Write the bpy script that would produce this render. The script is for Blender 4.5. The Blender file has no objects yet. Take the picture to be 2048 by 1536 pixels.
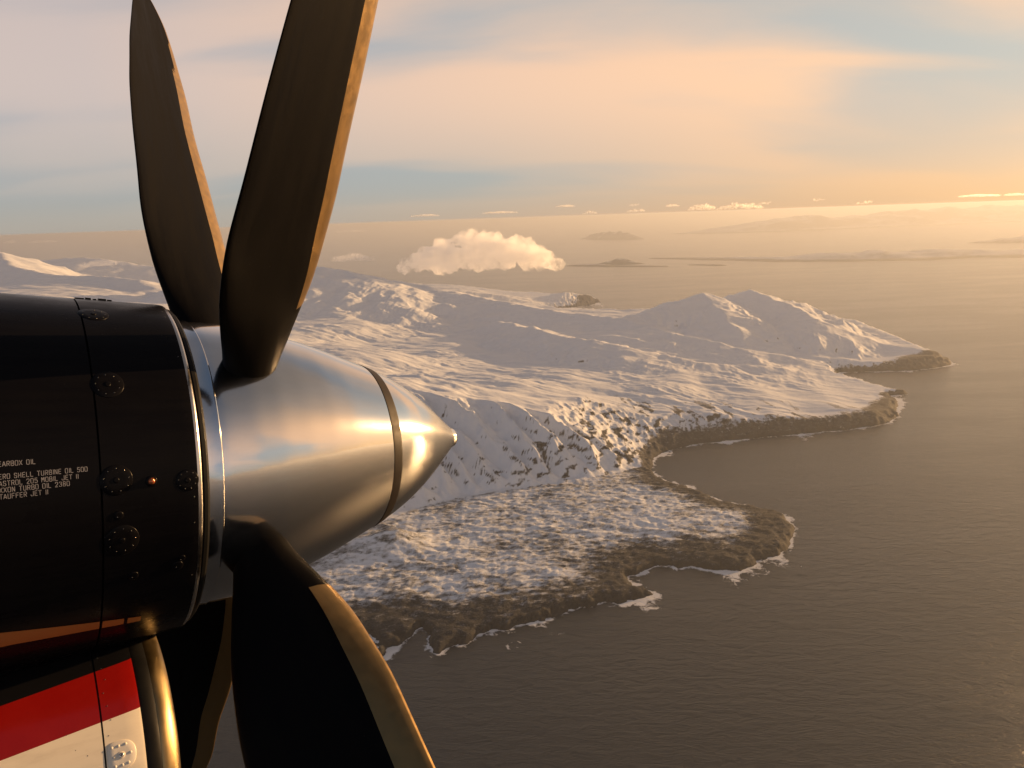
import bpy, bmesh, math, random
import numpy as np
from mathutils import Matrix, Vector

# ------------------------------------------------------------------ scene, camera, sky, sun, exposure
SC = bpy.context.scene
COL = SC.collection
R = math.radians
SEA = -1500.0                       # the aircraft flies 1500 m above the water; camera near the origin

SUN_AZ, SUN_EL = 58.5, 7.2          # degrees; azimuth clockwise from +Y
SUN_DIR = Vector((math.sin(R(SUN_AZ)) * math.cos(R(SUN_EL)), math.cos(R(SUN_AZ)) * math.cos(R(SUN_EL)), math.sin(R(SUN_EL))))

PITCH, ROLL = R(-12.2), R(1.96)
FW = Vector((0, math.cos(PITCH), math.sin(PITCH)))
_rt0 = Vector((1, 0, 0)); _up0 = _rt0.cross(FW)
RT = math.cos(ROLL) * _rt0 - math.sin(ROLL) * _up0
UP = math.sin(ROLL) * _rt0 + math.cos(ROLL) * _up0
cam_d = bpy.data.cameras.new('camera')
cam = bpy.data.objects.new('camera', cam_d); COL.objects.link(cam)
cam_d.sensor_width = 36.0
cam_d.lens = 1538.0 / 2048.0 * 36.0
cam_d.clip_start = 0.05; cam_d.clip_end = 900000.0
_m = Matrix((RT, UP, -FW)).transposed()
cam.matrix_world = _m.to_4x4()
SC.camera = cam

SC.view_settings.view_transform = 'Standard'
SC.view_settings.look = 'None'
SC.view_settings.gamma = 1.0
SC.view_settings.use_curve_mapping = False
SC.view_settings.exposure = 0.88
SC.render.engine = 'CYCLES'
SC.cycles.use_denoising = True
SC.cycles.max_bounces = 14
SC.cycles.diffuse_bounces = 3
SC.cycles.glossy_bounces = 4
SC.cycles.volume_bounces = 12
SC.cycles.sample_clamp_indirect = 6.0
SC.cycles.caustics_reflective = False
SC.cycles.caustics_refractive = False

class NT:
    """small helper for node trees"""
    def __init__(s, tree): s.t = tree; s.n = tree.nodes; s.l = tree.links
    def add(s, typ, props=None, **ins):
        n = s.n.new(typ)
        for k, v in (props or {}).items(): setattr(n, k, v)
        for k, v in ins.items():
            key = int(k[1:]) if k[0] == 'i' and k[1:].isdigit() else k.replace('_', ' ')
            s.set(n, key, v)
        return n
    def set(s, n, key, v):
        sock = n.inputs[key]
        if isinstance(v, bpy.types.NodeSocket): s.l.new(v, sock)
        elif isinstance(v, bpy.types.Node): s.l.new(v.outputs[0], sock)
        else: sock.default_value = v
    def math(s, op, a, b=0.0, c=0.0, clamp=False):
        n = s.n.new('ShaderNodeMath'); n.operation = op; n.use_clamp = clamp
        s.set(n, 0, a); s.set(n, 1, b)
        if op in ('MULTIPLY_ADD', 'SMOOTH_MIN', 'SMOOTH_MAX'): s.set(n, 2, c)
        return n.outputs[0]
    def vmath(s, op, a, b=None, out=0):
        n = s.n.new('ShaderNodeVectorMath'); n.operation = op
        s.set(n, 0, a)
        if b is not None: s.set(n, 1, b)
        return n.outputs['Value'] if op in ('DOT_PRODUCT', 'LENGTH') else n.outputs[0]
    def noise(s, vec, scale, detail=4.0, rough=0.55, dist=0.0):
        n = s.n.new('ShaderNodeTexNoise'); n.noise_dimensions = '3D'
        s.set(n, 'Vector', vec); s.set(n, 'Scale', scale); s.set(n, 'Detail', detail); s.set(n, 'Roughness', rough); s.set(n, 'Distortion', dist)
        return n.outputs['Fac']
    def range(s, v, a, b, c=0.0, d=1.0, smooth=True):
        n = s.n.new('ShaderNodeMapRange'); n.interpolation_type = 'SMOOTHSTEP' if smooth else 'LINEAR'
        for k, x in zip(('Value', 'From Min', 'From Max', 'To Min', 'To Max'), (v, a, b, c, d)): s.set(n, k, x)
        return n.outputs[0]
    def mix(s, fac, a, b, blend='MIX'):
        n = s.n.new('ShaderNodeMix'); n.data_type = 'RGBA'; n.blend_type = blend; n.clamp_factor = True
        s.set(n, 0, fac)
        for k, v in ((6, a), (7, b)):
            if isinstance(v, (tuple, list)): v = tuple(v) + ((1.0,) if len(v) == 3 else ())
            s.set(n, k, v)
        return n.outputs[2]
    def mapping(s, vec, loc=(0, 0, 0), rot=(0, 0, 0), scale=(1, 1, 1)):
        n = s.n.new('ShaderNodeMapping'); s.set(n, 'Vector', vec)
        n.inputs['Location'].default_value = loc; n.inputs['Rotation'].default_value = rot; n.inputs['Scale'].default_value = scale
        return n.outputs[0]

# world: a low-sun sky with a high layer of soft streaky cloud
W = bpy.data.worlds.new('World'); SC.world = W; W.use_nodes = True
w = NT(W.node_tree); w.n.clear()
tc = w.add('ShaderNodeTexCoord')
dirv = tc.outputs['Generated']
sky = w.add('ShaderNodeTexSky', dict(sky_type='NISHITA', sun_disc=False, sun_elevation=R(SUN_EL), sun_rotation=R(SUN_AZ),
            altitude=1500.0, air_density=1.0, dust_density=2.0, ozone_density=1.5))
sep = w.add('ShaderNodeSeparateXYZ'); w.set(sep, 0, dirv)
zc = w.math('MAXIMUM', sep.outputs[2], 0.0)
den = w.math('ADD', zc, 0.20)
pu = w.math('DIVIDE', sep.outputs[0], den); pv = w.math('DIVIDE', sep.outputs[1], den)
comb = w.add('ShaderNodeCombineXYZ'); w.set(comb, 0, pu); w.set(comb, 1, pv)
cl_vec = w.mapping(comb.outputs[0], loc=(1.2, 4.4, 0), rot=(0, 0, R(-38)), scale=(0.42, 0.95, 1))
warp = w.noise(cl_vec, 0.8, 2.0)
cl_vec2 = w.vmath('ADD', cl_vec, w.vmath('MULTIPLY', w.add('ShaderNodeCombineXYZ', None, X=warp, Y=warp).outputs[0], (1.1, 0.8, 0)))
n1 = w.noise(cl_vec2, 1.05, 2.5, 0.45)
n2 = w.noise(cl_vec2, 3.2, 4.0, 0.6)
dens = w.math('ADD', w.math('MULTIPLY', n1, 0.88), w.math('MULTIPLY', n2, 0.12))
cover = w.range(dens, 0.37, 0.58)
sundot = w.vmath('DOT_PRODUCT', dirv, tuple(SUN_DIR))
prox = w.range(sundot, 0.1, 1.0, 0.0, 1.0, smooth=False)
gap_col = w.mix(prox, (2.5, 2.8, 3.2), (4.2, 3.9, 3.3))
cloud_col = w.mix(prox, (4.8, 3.85, 3.45), (9.0, 5.0, 2.3))
veil = w.mix(cover, gap_col, cloud_col)
low = w.range(sep.outputs[2], 0.0, 0.17, 1.0, 0.0)
hor_col = w.mix(w.range(sundot, 0.45, 1.0), (2.75, 2.7, 2.65), (6.3, 3.4, 1.8))
veil2 = w.mix(w.math('MULTIPLY', low, 0.78), veil, hor_col)
# the top of the haze layer seen edge-on, right at the horizon
veil2 = w.mix(w.range(sep.outputs[2], -0.01, 0.05, 0.9, 0.0), veil2, w.mix(w.range(sundot, 0.1, 1.0), (3.0, 2.75, 2.45), (5.3, 3.25, 1.9)))
# the veil thins and the sky deepens towards the zenith
zen = w.range(sep.outputs[2], 0.18, 0.85, 1.0, 0.30)
veil3 = w.vmath('MULTIPLY', veil2, w.add('ShaderNodeCombineXYZ', None, X=w.math('MULTIPLY', zen, w.range(zen, 0.3, 1.0, 0.60, 1.0)), Y=w.math('MULTIPLY', zen, w.range(zen, 0.3, 1.0, 0.80, 1.0)), Z=w.math('MULTIPLY', zen, w.range(zen, 0.3, 1.0, 1.12, 1.0))).outputs[0])
col = w.mix(0.85, sky.outputs[0], veil3)
bg = w.add('ShaderNodeBackground', None, Color=col, Strength=0.080)
wo = w.add('ShaderNodeOutputWorld'); w.l.new(bg.outputs[0], wo.inputs[0])
W.cycles.sampling_method = 'MANUAL'; W.cycles.sample_map_resolution = 1024

sun_l = bpy.data.lights.new('sun', 'SUN'); sun_l.energy = 5.0; sun_l.angle = R(0.6); sun_l.color = (1.0, 0.58, 0.25)
sun = bpy.data.objects.new('sun', sun_l); COL.objects.link(sun)
sun.rotation_euler = SUN_DIR.to_track_quat('Z', 'Y').to_euler()

# ------------------------------------------------------------------ helpers
def tag(o, label=None, cat=None, group=None, kind=None):
    if label: o['label'] = label
    if cat: o['category'] = cat
    if group: o['group'] = group
    if kind: o['kind'] = kind
    return o

def new_mat(name):
    m = bpy.data.materials.new(name); m.use_nodes = True
    nt = NT(m.node_tree); nt.n.clear()
    out = nt.add('ShaderNodeOutputMaterial')
    return m, nt, out

def principled(nt, out, **ins):
    p = nt.add('ShaderNodeBsdfPrincipled')
    for k, v in ins.items():
        key = k.replace('_', ' ')
        if isinstance(v, tuple) and len(v) == 3: v = v + (1.0,)
        nt.set(p, key, v)
    nt.l.new(p.outputs[0], out.inputs[0])
    return p

def simple_mat(name, col, rough=0.5, metal=0.0, spec=0.5, noise_amt=0.15, noise_scale=20.0, bump=0.0):
    m, nt, out = new_mat(name)
    tcn = nt.add('ShaderNodeTexCoord')
    nz = nt.noise(tcn.outputs['Object'], noise_scale, 5.0, 0.6)
    c = nt.mix(nz, tuple(x * (1 - noise_amt) for x in col), tuple(min(1, x * (1 + noise_amt)) for x in col))
    p = principled(nt, out, Base_Color=c, Metallic=metal, Specular_IOR_Level=spec,
                   Roughness=nt.range(nz, 0.3, 0.7, rough * 0.85, rough * 1.15))
    if bump:
        b = nt.add('ShaderNodeBump', None, Strength=bump, Distance=0.002, Height=nt.noise(tcn.outputs['Object'], noise_scale * 3, 4.0))
        nt.l.new(b.outputs[0], p.inputs['Normal'])
    return m

def mesh_obj(name, verts, faces, mat=None, parent=None, smooth=True, matrix=None):
    me = bpy.data.meshes.new(name)
    me.from_pydata([tuple(v) for v in verts], [], [tuple(f) for f in faces])
    if smooth: me.polygons.foreach_set('use_smooth', [True] * len(me.polygons))
    me.update()
    o = bpy.data.objects.new(name, me); COL.objects.link(o)
    if mat: me.materials.append(mat)
    if parent: o.parent = parent
    if matrix is not None: o.matrix_local = matrix
    return o

def fast_mesh(name, V, F4, mat):
    """numpy quads -> mesh object"""
    me = bpy.data.meshes.new(name)
    nv, nf = len(V), len(F4)
    me.vertices.add(nv); me.vertices.foreach_set('co', np.ascontiguousarray(V, dtype=np.float32).ravel())
    me.loops.add(nf * 4); me.loops.foreach_set('vertex_index', np.ascontiguousarray(F4, dtype=np.int32).ravel())
    me.polygons.add(nf); me.polygons.foreach_set('loop_start', np.arange(0, nf * 4, 4, dtype=np.int32))
    me.polygons.foreach_set('use_smooth', np.ones(nf, dtype=bool))
    me.update(calc_edges=True); me.validate()
    me.materials.append(mat)
    o = bpy.data.objects.new(name, me); COL.objects.link(o)
    return o

def add_attr(o, name, arr):
    a = o.data.attributes.new(name, 'FLOAT', 'POINT')
    a.data.foreach_set('value', np.ascontiguousarray(arr, dtype=np.float32).ravel())

def grid_quads(nx, ny, keep=None):
    i = np.arange(ny - 1)[:, None] * nx + np.arange(nx - 1)[None, :]
    q = np.stack([i, i + 1, i + nx + 1, i + nx], -1).reshape(-1, 4)
    return q if keep is None else q[keep.ravel()]

def steps(a, b, d0, d1):
    """coordinates from a to b with the spacing growing from d0 to d1"""
    L = abs(b - a); out = [0.0]; x = 0.0
    while x < L:
        x += d0 + (d1 - d0) * min(1, x / L); out.append(x)
    out = np.array(out) * (L / out[-1])
    return a + np.sign(b - a) * out

# gradient noise
_rng = np.random.default_rng(7)
_PERM = _rng.permutation(1024).astype(np.int32); _PERM = np.concatenate([_PERM, _PERM])
_GA = _rng.uniform(0, 2 * np.pi, 1024); _GX = np.cos(_GA).astype(np.float32); _GY = np.sin(_GA).astype(np.float32)
def gnoise(x, y):
    x = x.astype(np.float32); y = y.astype(np.float32)
    xi = np.floor(x).astype(np.int32); yi = np.floor(y).astype(np.int32)
    xf = x - xi; yf = y - yi
    u = xf * xf * xf * (xf * (xf * 6 - 15) + 10); v = yf * yf * yf * (yf * (yf * 6 - 15) + 10)
    def g(ix, iy, fx, fy):
        h = _PERM[(_PERM[ix & 1023] + iy) & 1023]
        return _GX[h] * fx + _GY[h] * fy
    a = g(xi, yi, xf, yf); b = g(xi + 1, yi, xf - 1, yf); c = g(xi, yi + 1, xf, yf - 1); d = g(xi + 1, yi + 1, xf - 1, yf - 1)
    return (a + u * (b - a) + v * ((c + u * (d - c)) - (a + u * (b - a)))) * 1.45
def fbm(x, y, octv=4, gain=0.5, lac=2.03, ridged=False):
    s = 0.0; amp = 1.0; tot = 0.0
    for k in range(octv):
        n = gnoise(x + 17.3 * k, y - 9.1 * k)
        if ridged: n = 1 - 2 * np.abs(n)
        s = s + amp * n; tot += amp; amp *= gain; x = x * lac; y = y * lac
    return s / tot
def sstep(x, a, b):
    t = np.clip((x - a) / (b - a), 0, 1); return t * t * (3 - 2 * t)
def smax(a, b, k):
    h = np.clip(0.5 + 0.5 * (a - b) / k, 0, 1); return b + (a - b) * h + k * h * (1 - h)
def smin(a, b, k): return -smax(-a, -b, k)

def poly_dist(X, Y, pts, closed=True):
    """unsigned distance, arc length of nearest point, and inside flag"""
    P = np.asarray(pts, np.float32); n = len(P)
    best = np.full(X.shape, 1e18, np.float32); arc = np.zeros(X.shape, np.float32); inside = np.zeros(X.shape, bool)
    acc = 0.0
    for i in range(n if closed else n - 1):
        ax, ay = P[i][:2]; bx, by = P[(i + 1) % n][:2]
        dx, dy = bx - ax, by - ay; L2 = dx * dx + dy * dy; L = math.sqrt(L2)
        t = np.clip(((X - ax) * dx + (Y - ay) * dy) / L2, 0, 1)
        d2 = (X - ax - t * dx) ** 2 + (Y - ay - t * dy) ** 2
        m = d2 < best; best[m] = d2[m]; arc[m] = acc + t[m] * L
        if closed:
            c = (ay > Y) != (by > Y)
            with np.errstate(divide='ignore', invalid='ignore'):
                inside ^= c & (X < (dx * (Y - ay) / (by - ay if by != ay else 1e-9) + ax))
        acc += L
    return np.sqrt(best), arc, inside

# ------------------------------------------------------------------ the snowy peninsula
EAST = [(4250, 7300), (4151, 7110), (3727, 6930), (3325, 6945), (3025, 6960), (2941, 6800), (3041, 6400), (3130, 6130), (3210, 6050), (3020, 5990),
        (3000, 5812), (2795, 5386), (2603, 5189), (2316, 5095), (1942, 5016), (1582, 4951), (1229, 4877), (1005, 4757), (881, 4612), (797, 4376)]
BACK = [(-15000, 19500), (-4000, 18000), (-1000, 16300), (600, 15200), (1350, 14200), (1620, 13500), (1200, 12950), (650, 12600), (900, 11800),
        (1700, 11300), (2800, 11300), (3900, 10500), (4450, 9400), (4350, 8300)]
FORE = [(850, 4149), (1010, 3950), (1090, 3790), (1210, 3735), (1319, 3617), (1330, 3429), (1212, 3210), (944, 3030), (783, 3075), (587, 3080), (449, 3000),
        (545, 2836), (277, 2773), (76, 2671), (-150, 2578), (-290, 2486), (-370, 2640), (-500, 2480), (-560, 2600), (-700, 2470), (-1194, 2386), (-1726, 2275), (-4000, 1900), (-15000, 1500)]
COAST = BACK + EAST + FORE
UPLAND = BACK + EAST + [(700, 4320), (520, 4190), (334, 4088), (120, 4030), (-86, 3969), (-310, 3890), (-524, 3753), (-700, 3540), (-896, 3348), (-1500, 3050), (-3000, 2800), (-15000, 2500)]
CTRL = np.array([
    (-700, 4700, 540), (-450, 4600, 490), (-200, 4560, 420), (198, 4560, 350), (618, 4720, 320), (800, 4640, 230), (1000, 4950, 150), (1300, 5080, 120), (1700, 5100, 88), (2100, 5170, 62), (2700, 5600, 42), (2950, 5900, 26),
    (-1500, 4600, 560), (-3000, 4500, 700), (-1500, 6000, 500), (-3000, 6500, 720), (-745, 7490, 310), (-2000, 8190, 470), (307, 6030, 270), (1015, 5800, 215), (1700, 5650, 130), (2300, 5700, 80), (-200, 5400, 330), (2900, 6200, 40),
    (-900, 9000, 300), (-105, 7360, 255), (754, 6425, 240), (1245, 6150, 212), (1900, 6500, 130), (2600, 6700, 50), (-500, 8300, 280),
    (1165, 7734, 330), (500, 8200, 340), (1800, 7700, 270), (2047, 7232, 140), (2700, 7300, 110), (3500, 7400, 55), (3950, 7150, 85),
    (-1000, 12500, 300), (0, 12500, 140), (700, 13000, 90), (1200, 13300, 100), (-1500, 14500, 200), (300, 14800, 50), (600, 11500, 140), (1500, 10000, 140), (2600, 9900, 80), (-4000, 12000, 500), (0, 11000, 220),
    (-6000, 6000, 850), (-6000, 9000, 800), (-3850, 7468, 780), (-6600, 11000, 780), (-9000, 12000, 720), (-12000, 8000, 900), (-12000, 16000, 500), (-6000, 16000, 350), (-9000, 4000, 800), (-5000, 3800, 600)], np.float32)
# crest lines: points (x, y, height), slope of the sides, spur wavelength
CRESTS = [
    ([(-3300, 10300, 1050), (-2073, 10192, 880), (-1127, 10350, 640), (-114, 9507, 490), (464, 8790, 445), (1220, 8102, 400)], 0.30, 420),
    ([(-100, 8300, 400), (215, 7700, 410), (421, 7193, 400), (741, 6850, 390), (1043, 6640, 350)], 0.40, 260),
    ([(1220, 8102, 400), (1700, 8450, 480), (2203, 8644, 585), (2540, 8960, 425), (2884, 9203, 565), (3060, 8650, 470), (3176, 7950, 355), (3500, 7850, 240), (3800, 7600, 125), (4080, 7270, 100)], 0.44, 380),
    ([(2203, 8644, 580), (2240, 8200, 470), (2270, 7800, 350), (2300, 7450, 200)], 0.46, 240),
    ([(1220, 8102, 390), (1543, 7594, 330), (2164, 7156, 232), (2677, 7001, 130), (3001, 6876, 30)], 0.36, 300),
    ([(1043, 6640, 340), (1617, 6470, 222), (2286, 6537, 150), (3040, 6367, 30)], 0.30, 300),
    ([(-12500, 14500, 1050), (-8983, 13870, 1200), (-8100, 12700, 1020), (-6900, 11700, 900), (-5200, 11000, 820)], 0.42, 600),
    ([(-11500, 17500, 900), (-8564, 15842, 1000), (-6500, 15500, 700)], 0.40, 600),
    ([(500, 13700, 110), (950, 13350, 210), (1250, 13300, 190), (1500, 13450, 90)], 0.35, 300),
    ([(-2500, 13500, 480), (-1200, 13000, 360), (-100, 12900, 230), (500, 12850, 120)], 0.22, 400),
]

def coast_rough(X, Y):
    """how far the broken shore strays from the smooth coast line"""
    return (34 * fbm(X / 110, Y / 110, 5, 0.62) + 22 * fbm(X / 380 + 7, Y / 380, 3)) * (1 + 0.9 * sstep(Y, 3400, 2900))

def land_height(X, Y):
    X = X.astype(np.float32); Y = Y.astype(np.float32)
    wx = X + 60 * fbm(X / 420, Y / 420, 3); wy = Y + 60 * fbm(X / 420 + 51, Y / 420 + 13, 3)
    dc, arc_c, inc = poly_dist(X, Y, COAST); dc = np.where(inc, dc, -dc)
    rough = coast_rough(X, Y)
    far = sstep(Y, 9500, 12500)
    dc = dc + rough * (1 + 1.5 * far)
    du, arc_u, inu = poly_dist(X, Y, UPLAND); du = np.where(inu, du, -du)
    # broad relief
    num = np.zeros_like(X); den = np.zeros_like(X)
    for cx, cy, ch in CTRL:
        wgt = 1.0 / ((wx - cx) ** 2 + (wy - cy) ** 2 + 150 ** 2) ** 1.6 * 1e8
        num += wgt * ch; den += wgt
    hb = num / den
    # snow-covered lava flows running down the slope from the north-west: low swells that catch the grazing light
    a = R(-20); U = X * math.cos(a) + Y * math.sin(a); V = -X * math.sin(a) + Y * math.cos(a)
    Uw = U + 120 * fbm(X / 500, Y / 500 + 3, 2); Vw = V + 70 * fbm(X / 300 + 9, Y / 300, 3)
    flows = fbm(Uw / 700, Vw / 260, 3, 0.5) * 34 + (fbm(Uw / 260 + 5, Vw / 100, 3, 0.5, ridged=True) * 11 + fbm(Uw / 95, Vw / 45, 2) * 2.8) * (0.25 + 0.95 * sstep(fbm(X / 900 + 2, Y / 900, 2), -0.25, 0.3))
    flow_amt = 0.35 + 0.65 * sstep(hb, 40, 140)
    hp = hb
    for pts, k, lam in CRESTS:
        xs = [p[0] for p in pts]; ys = [p[1] for p in pts]
        reach = 1300.0 / k * 0.6
        m = (X > min(xs) - reach) & (X < max(xs) + reach) & (Y > min(ys) - reach) & (Y < max(ys) + reach)
        if not m.any(): continue
        x, y = wx[m], wy[m]
        ddx, ddy = xs[-1] - xs[0], ys[-1] - ys[0]; dl = math.hypot(ddx, ddy)
        t_al = ((x - xs[0]) * ddx + (y - ys[0]) * ddy) / dl; t_ac = (-(x - xs[0]) * ddy + (y - ys[0]) * ddx) / dl
        kk = k * (1 + 0.18 * fbm(x / 500, y / 500, 2))
        hr = None; dmin = None
        for i in range(len(pts) - 1):
            ax, ay, ah = pts[i]; bx, by, bh = pts[i + 1]; ex, ey = bx - ax, by - ay
            t = np.clip(((x - ax) * ex + (y - ay) * ey) / (ex * ex + ey * ey), 0, 1)
            d = np.hypot(x - ax - t * ex, y - ay - t * ey)
            q = ah + t * (bh - ah) - kk * (np.sqrt(d * d + 22.0 ** 2) - 22.0)
            hr = q if hr is None else smax(hr, q, 25.0); dmin = d if dmin is None else np.minimum(dmin, d)
        spur = fbm(t_al / lam, t_ac / (lam * 2.2) + 3.3, 4, 0.55, ridged=True)
        amp = sstep(dmin, 10, lam * 1.0) * np.minimum(dmin, 500) * k * (0.36 if lam < 400 else 0.24)
        hr = hr + spur * amp + 16 * fbm(t_al / 170 + 31, t_ac / 400, 3)
        hp[m] = smax(hp[m], hr, 35.0)
    steep_area = sstep(hp - hb, 5, 90)
    hp = hp + flows * flow_amt * (1 - 0.45 * steep_area) + 5 * steep_area * fbm(X / 160, Y / 160, 3, 0.5, ridged=True)
    # escarpment: spurs and gullies slanting down to the lava apron
    near = sstep(Y, 5600, 4900)
    ga = 0.96 * X + 0.27 * Y + 0.62 * du
    ph = ga / 150 + 0.75 * fbm(X / 420 + 3, Y / 420, 2) + 0.30 * fbm(ga / 120, du / 190 + 5, 3)
    cell = np.floor(ph + 0.5); tri = 1 - 2 * np.abs(ph - cell)                  # 1 on a spur's crest, 0 in the gully
    sz = 0.55 + 0.6 * (0.5 + 0.5 * np.sin(cell * 12.9898 + 1.3))
    gul = (tri * (0.6 + 0.4 * tri) * 2 - 0.8) * sz
    gul2 = fbm(ga / 44 + 11, du / 190, 3, 0.55, ridged=True)
    dq = np.maximum(du + 75 * fbm(X / 190, Y / 190 + 40, 4), 0)
    steep = 0.74 + 0.12 * fbm(X / 500, Y / 500, 2)
    west = sstep(X, 700, 200)
    band = 3.5 * np.sin((dq * 0.66 + 10 * fbm(X / 90, Y / 90, 2)) / 42 * 2 * np.pi) * near
    prof = dq * steep + band * sstep(dq, 60, 120)
    body = sstep(dq, 5, 90)
    prof = prof + near * body * (gul * (15 + 52 * west * sstep(dq, 10, 170)) + gul2 * 10)
    prof = np.maximum(prof, 0)
    up = smin(hp, prof + 26, 14.0)
    # the lava foreland: hummocky, with pressure ridges and pits, a broken sea edge
    hum = fbm(X / 90, Y / 55, 4, 0.62, ridged=True) * 9.0 + fbm(wx / 55, wy / 22, 2, 0.6, ridged=True) * 5.0 + fbm(X / 330, Y / 220, 3) * 10
    rings = np.sin((wy + 0.35 * wx + 40 * fbm(X / 160, Y / 160, 3)) / 15.0) * 2.2 * sstep(fbm(X / 600 + 4, Y / 500, 2), -0.2, 0.3)
    fl = 20 + np.clip(dc, 0, 500) * 0.045 + hum + rings
    mound = 75 * np.exp(-(((X + 560) / 130) ** 2 + ((Y - 3290) / 110) ** 2)) + 34 * np.exp(-(((X + 760) / 150) ** 2 + ((Y - 3230) / 130) ** 2))
    fl = fl + mound
    h = np.where(du > -40, smax(np.where(du > 0, up, 0), fl, 10.0), fl)
    h = np.where(du > 140, np.maximum(up, 8), h)
    shore = np.where(dc > 0, dc * 0.55 + 1.5 + (6 + 16 * sstep(fbm(X / 60, Y / 60, 3), -0.15, 0.4)) * sstep(dc, 0, 16), dc * 0.5)
    h = smin(h, shore, 4.0)
    return h, dc, du, hp

def build_land():
    xs = np.concatenate([steps(-1600, -14500, 10, 120)[::-1][:-1], steps(-1600, 1500, 8.2, 8.2)[:-1], steps(1500, 4600, 8.2, 13)])
    ys = np.concatenate([steps(2250, 5000, 8.2, 8.6)[:-1], steps(5000, 9500, 8.6, 17)[:-1], steps(9500, 18500, 17, 75)])
    X, Y = np.meshgrid(xs, ys)
    h, dc, du, hp = land_height(X, Y)
    gy, gx = np.gradient(h, ys, xs)
    slope = np.hypot(gx, gy)
    fine = fbm(X / 30, Y / 26, 3, 0.65); mid = fbm(X / 190, Y / 190, 3)
    rock = sstep(slope + 0.30 * fine, 0.95 + 2.2 * sstep(Y, 6000, 5200), 1.35 + 2.4 * sstep(Y, 6000, 5200)) * 0.9
    strata = 0.5 + 0.5 * np.sin((h + 7 * fbm(X / 130, Y / 130, 3)) / 30 * 2 * np.pi)
    near_cliff = sstep(Y, 6000, 5000) * (du > 0) * sstep(h, 20, 50)
    ledge = fbm((0.96 * X + 0.27 * Y) / 75, h / 26.0, 3, 0.6)
    rock = np.maximum(rock, 0.85 * near_cliff * sstep(ledge + 0.16 * np.minimum(slope, 2) + 0.35 * mid + 0.25 * sstep(X, -200, 700) - 0.2 * sstep(h, 160, 320), 0.34, 0.60))
    # bare dark shore, widest at the lava point and under the eastern headlands
    wid = 26 + 60 * sstep(mid, -0.2, 0.5) + 300 * sstep(X, 700, 1150) * sstep(Y, 3900, 3400) + 35 * sstep(Y, 3100, 2700)
    head = np.exp(-(((X - 4050) / 420) ** 2 + ((Y - 7150) / 260) ** 2)) * 520 + np.exp(-(((X - 2880) / 330) ** 2 + ((Y - 5500) / 330) ** 2)) * 330
    east = (du > 0) * sstep(X, 700, 900) * sstep(Y, 5700, 5300)
    wid = wid + head + 150 * east + 25 * sstep(Y, 6000, 6600)
    wid = wid + 500 * np.exp(-(((X - 1500) / 380) ** 2 + ((Y - 13350) / 330) ** 2))
    sh = sstep(dc + 45 * fine * np.clip(wid / 80, 0.4, 2) + 70 * east * fbm(X / 26, Y / 150, 4, 0.6), wid, wid * 0.45)
    rock = np.maximum(rock, sh * (0.84 + 0.16 * sstep(h, 25, 8)))
    # drifts and bare ground streaked along the old lava flows of the foreland
    wx = X + 50 * fbm(X / 170, Y / 170 + 8, 3); wy = Y + 45 * fbm(X / 190 + 5, Y / 190, 3)
    streak = fbm(wx / 120, wy / 24, 4, 0.62) + 0.5 * fbm(X / 420, Y / 260, 2)
    fore = (du < 0) * sstep(Y, 4600, 4300)
    rock = np.maximum(rock, fore * np.clip(0.28 + 0.60 * streak + 0.30 * fine + 0.45 * slope + 0.25 * mid + 0.60 * sstep(dc, 270, 60), 0, 0.85))
    keepv = h > -14
    k = keepv[:-1, :-1] | keepv[1:, :-1] | keepv[:-1, 1:] | keepv[1:, 1:]
    V = np.stack([X, Y, h + SEA], -1).reshape(-1, 3)
    q = grid_quads(len(xs), len(ys), k)
    used = np.unique(q); remap = np.full(len(V), -1, np.int64); remap[used] = np.arange(len(used))
    o = fast_mesh('terrain', V[used], remap[q], MAT_LAND)
    add_attr(o, 'rock', rock.ravel()[used])
    tag(o, 'snow covered peninsula with cliffs and a lava foreland by the sea', kind='structure')
    return o

def land_material():
    m, nt, out = new_mat('snow_and_rock')
    g = nt.add('ShaderNodeNewGeometry'); pos = g.outputs['Position']
    at = nt.add('ShaderNodeAttribute', dict(attribute_name='rock'))
    n = nt.noise(nt.mapping(pos, scale=(0.6, 1.5, 1.5)), 0.055, 6.0, 0.72); nf = nt.noise(pos, 0.22, 5.0, 0.75)
    r = nt.math('ADD', at.outputs['Fac'], nt.math('MULTIPLY', nt.math('SUBTRACT', nt.math('ADD', nt.math('MULTIPLY', n, 0.5), nt.math('MULTIPLY', nf, 0.5)), 0.5), 1.7))
    fac = nt.range(r, 0.20, 0.85)
    rockc = nt.mix(nt.noise(pos, 0.03, 7.0, 0.72), (0.005, 0.0075, 0.008), (0.030, 0.026, 0.024))
    snowc = nt.mix(nt.noise(pos, 0.004, 4.0), (0.66, 0.69, 0.74), (0.75, 0.76, 0.78))
    c = nt.mix(fac, snowc, rockc)
    p = principled(nt, out, Base_Color=c, Roughness=nt.range(fac, 0, 1, 0.75, 0.85), Specular_IOR_Level=0.25)
    hgt = nt.math('ADD', nt.math('MULTIPLY', nt.noise(pos, 0.03, 5.0, 0.6), 5.0), nt.math('MULTIPLY', nt.noise(pos, 0.12, 5.0, 0.65), nt.range(fac, 0, 1, 1.2, 11.0)))
    b = nt.add('ShaderNodeBump', None, Strength=0.6, Distance=1.0, Height=hgt)
    nt.l.new(b.outputs[0], p.inputs['Normal'])
    return m
MAT_LAND = land_material()
build_land()

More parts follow.
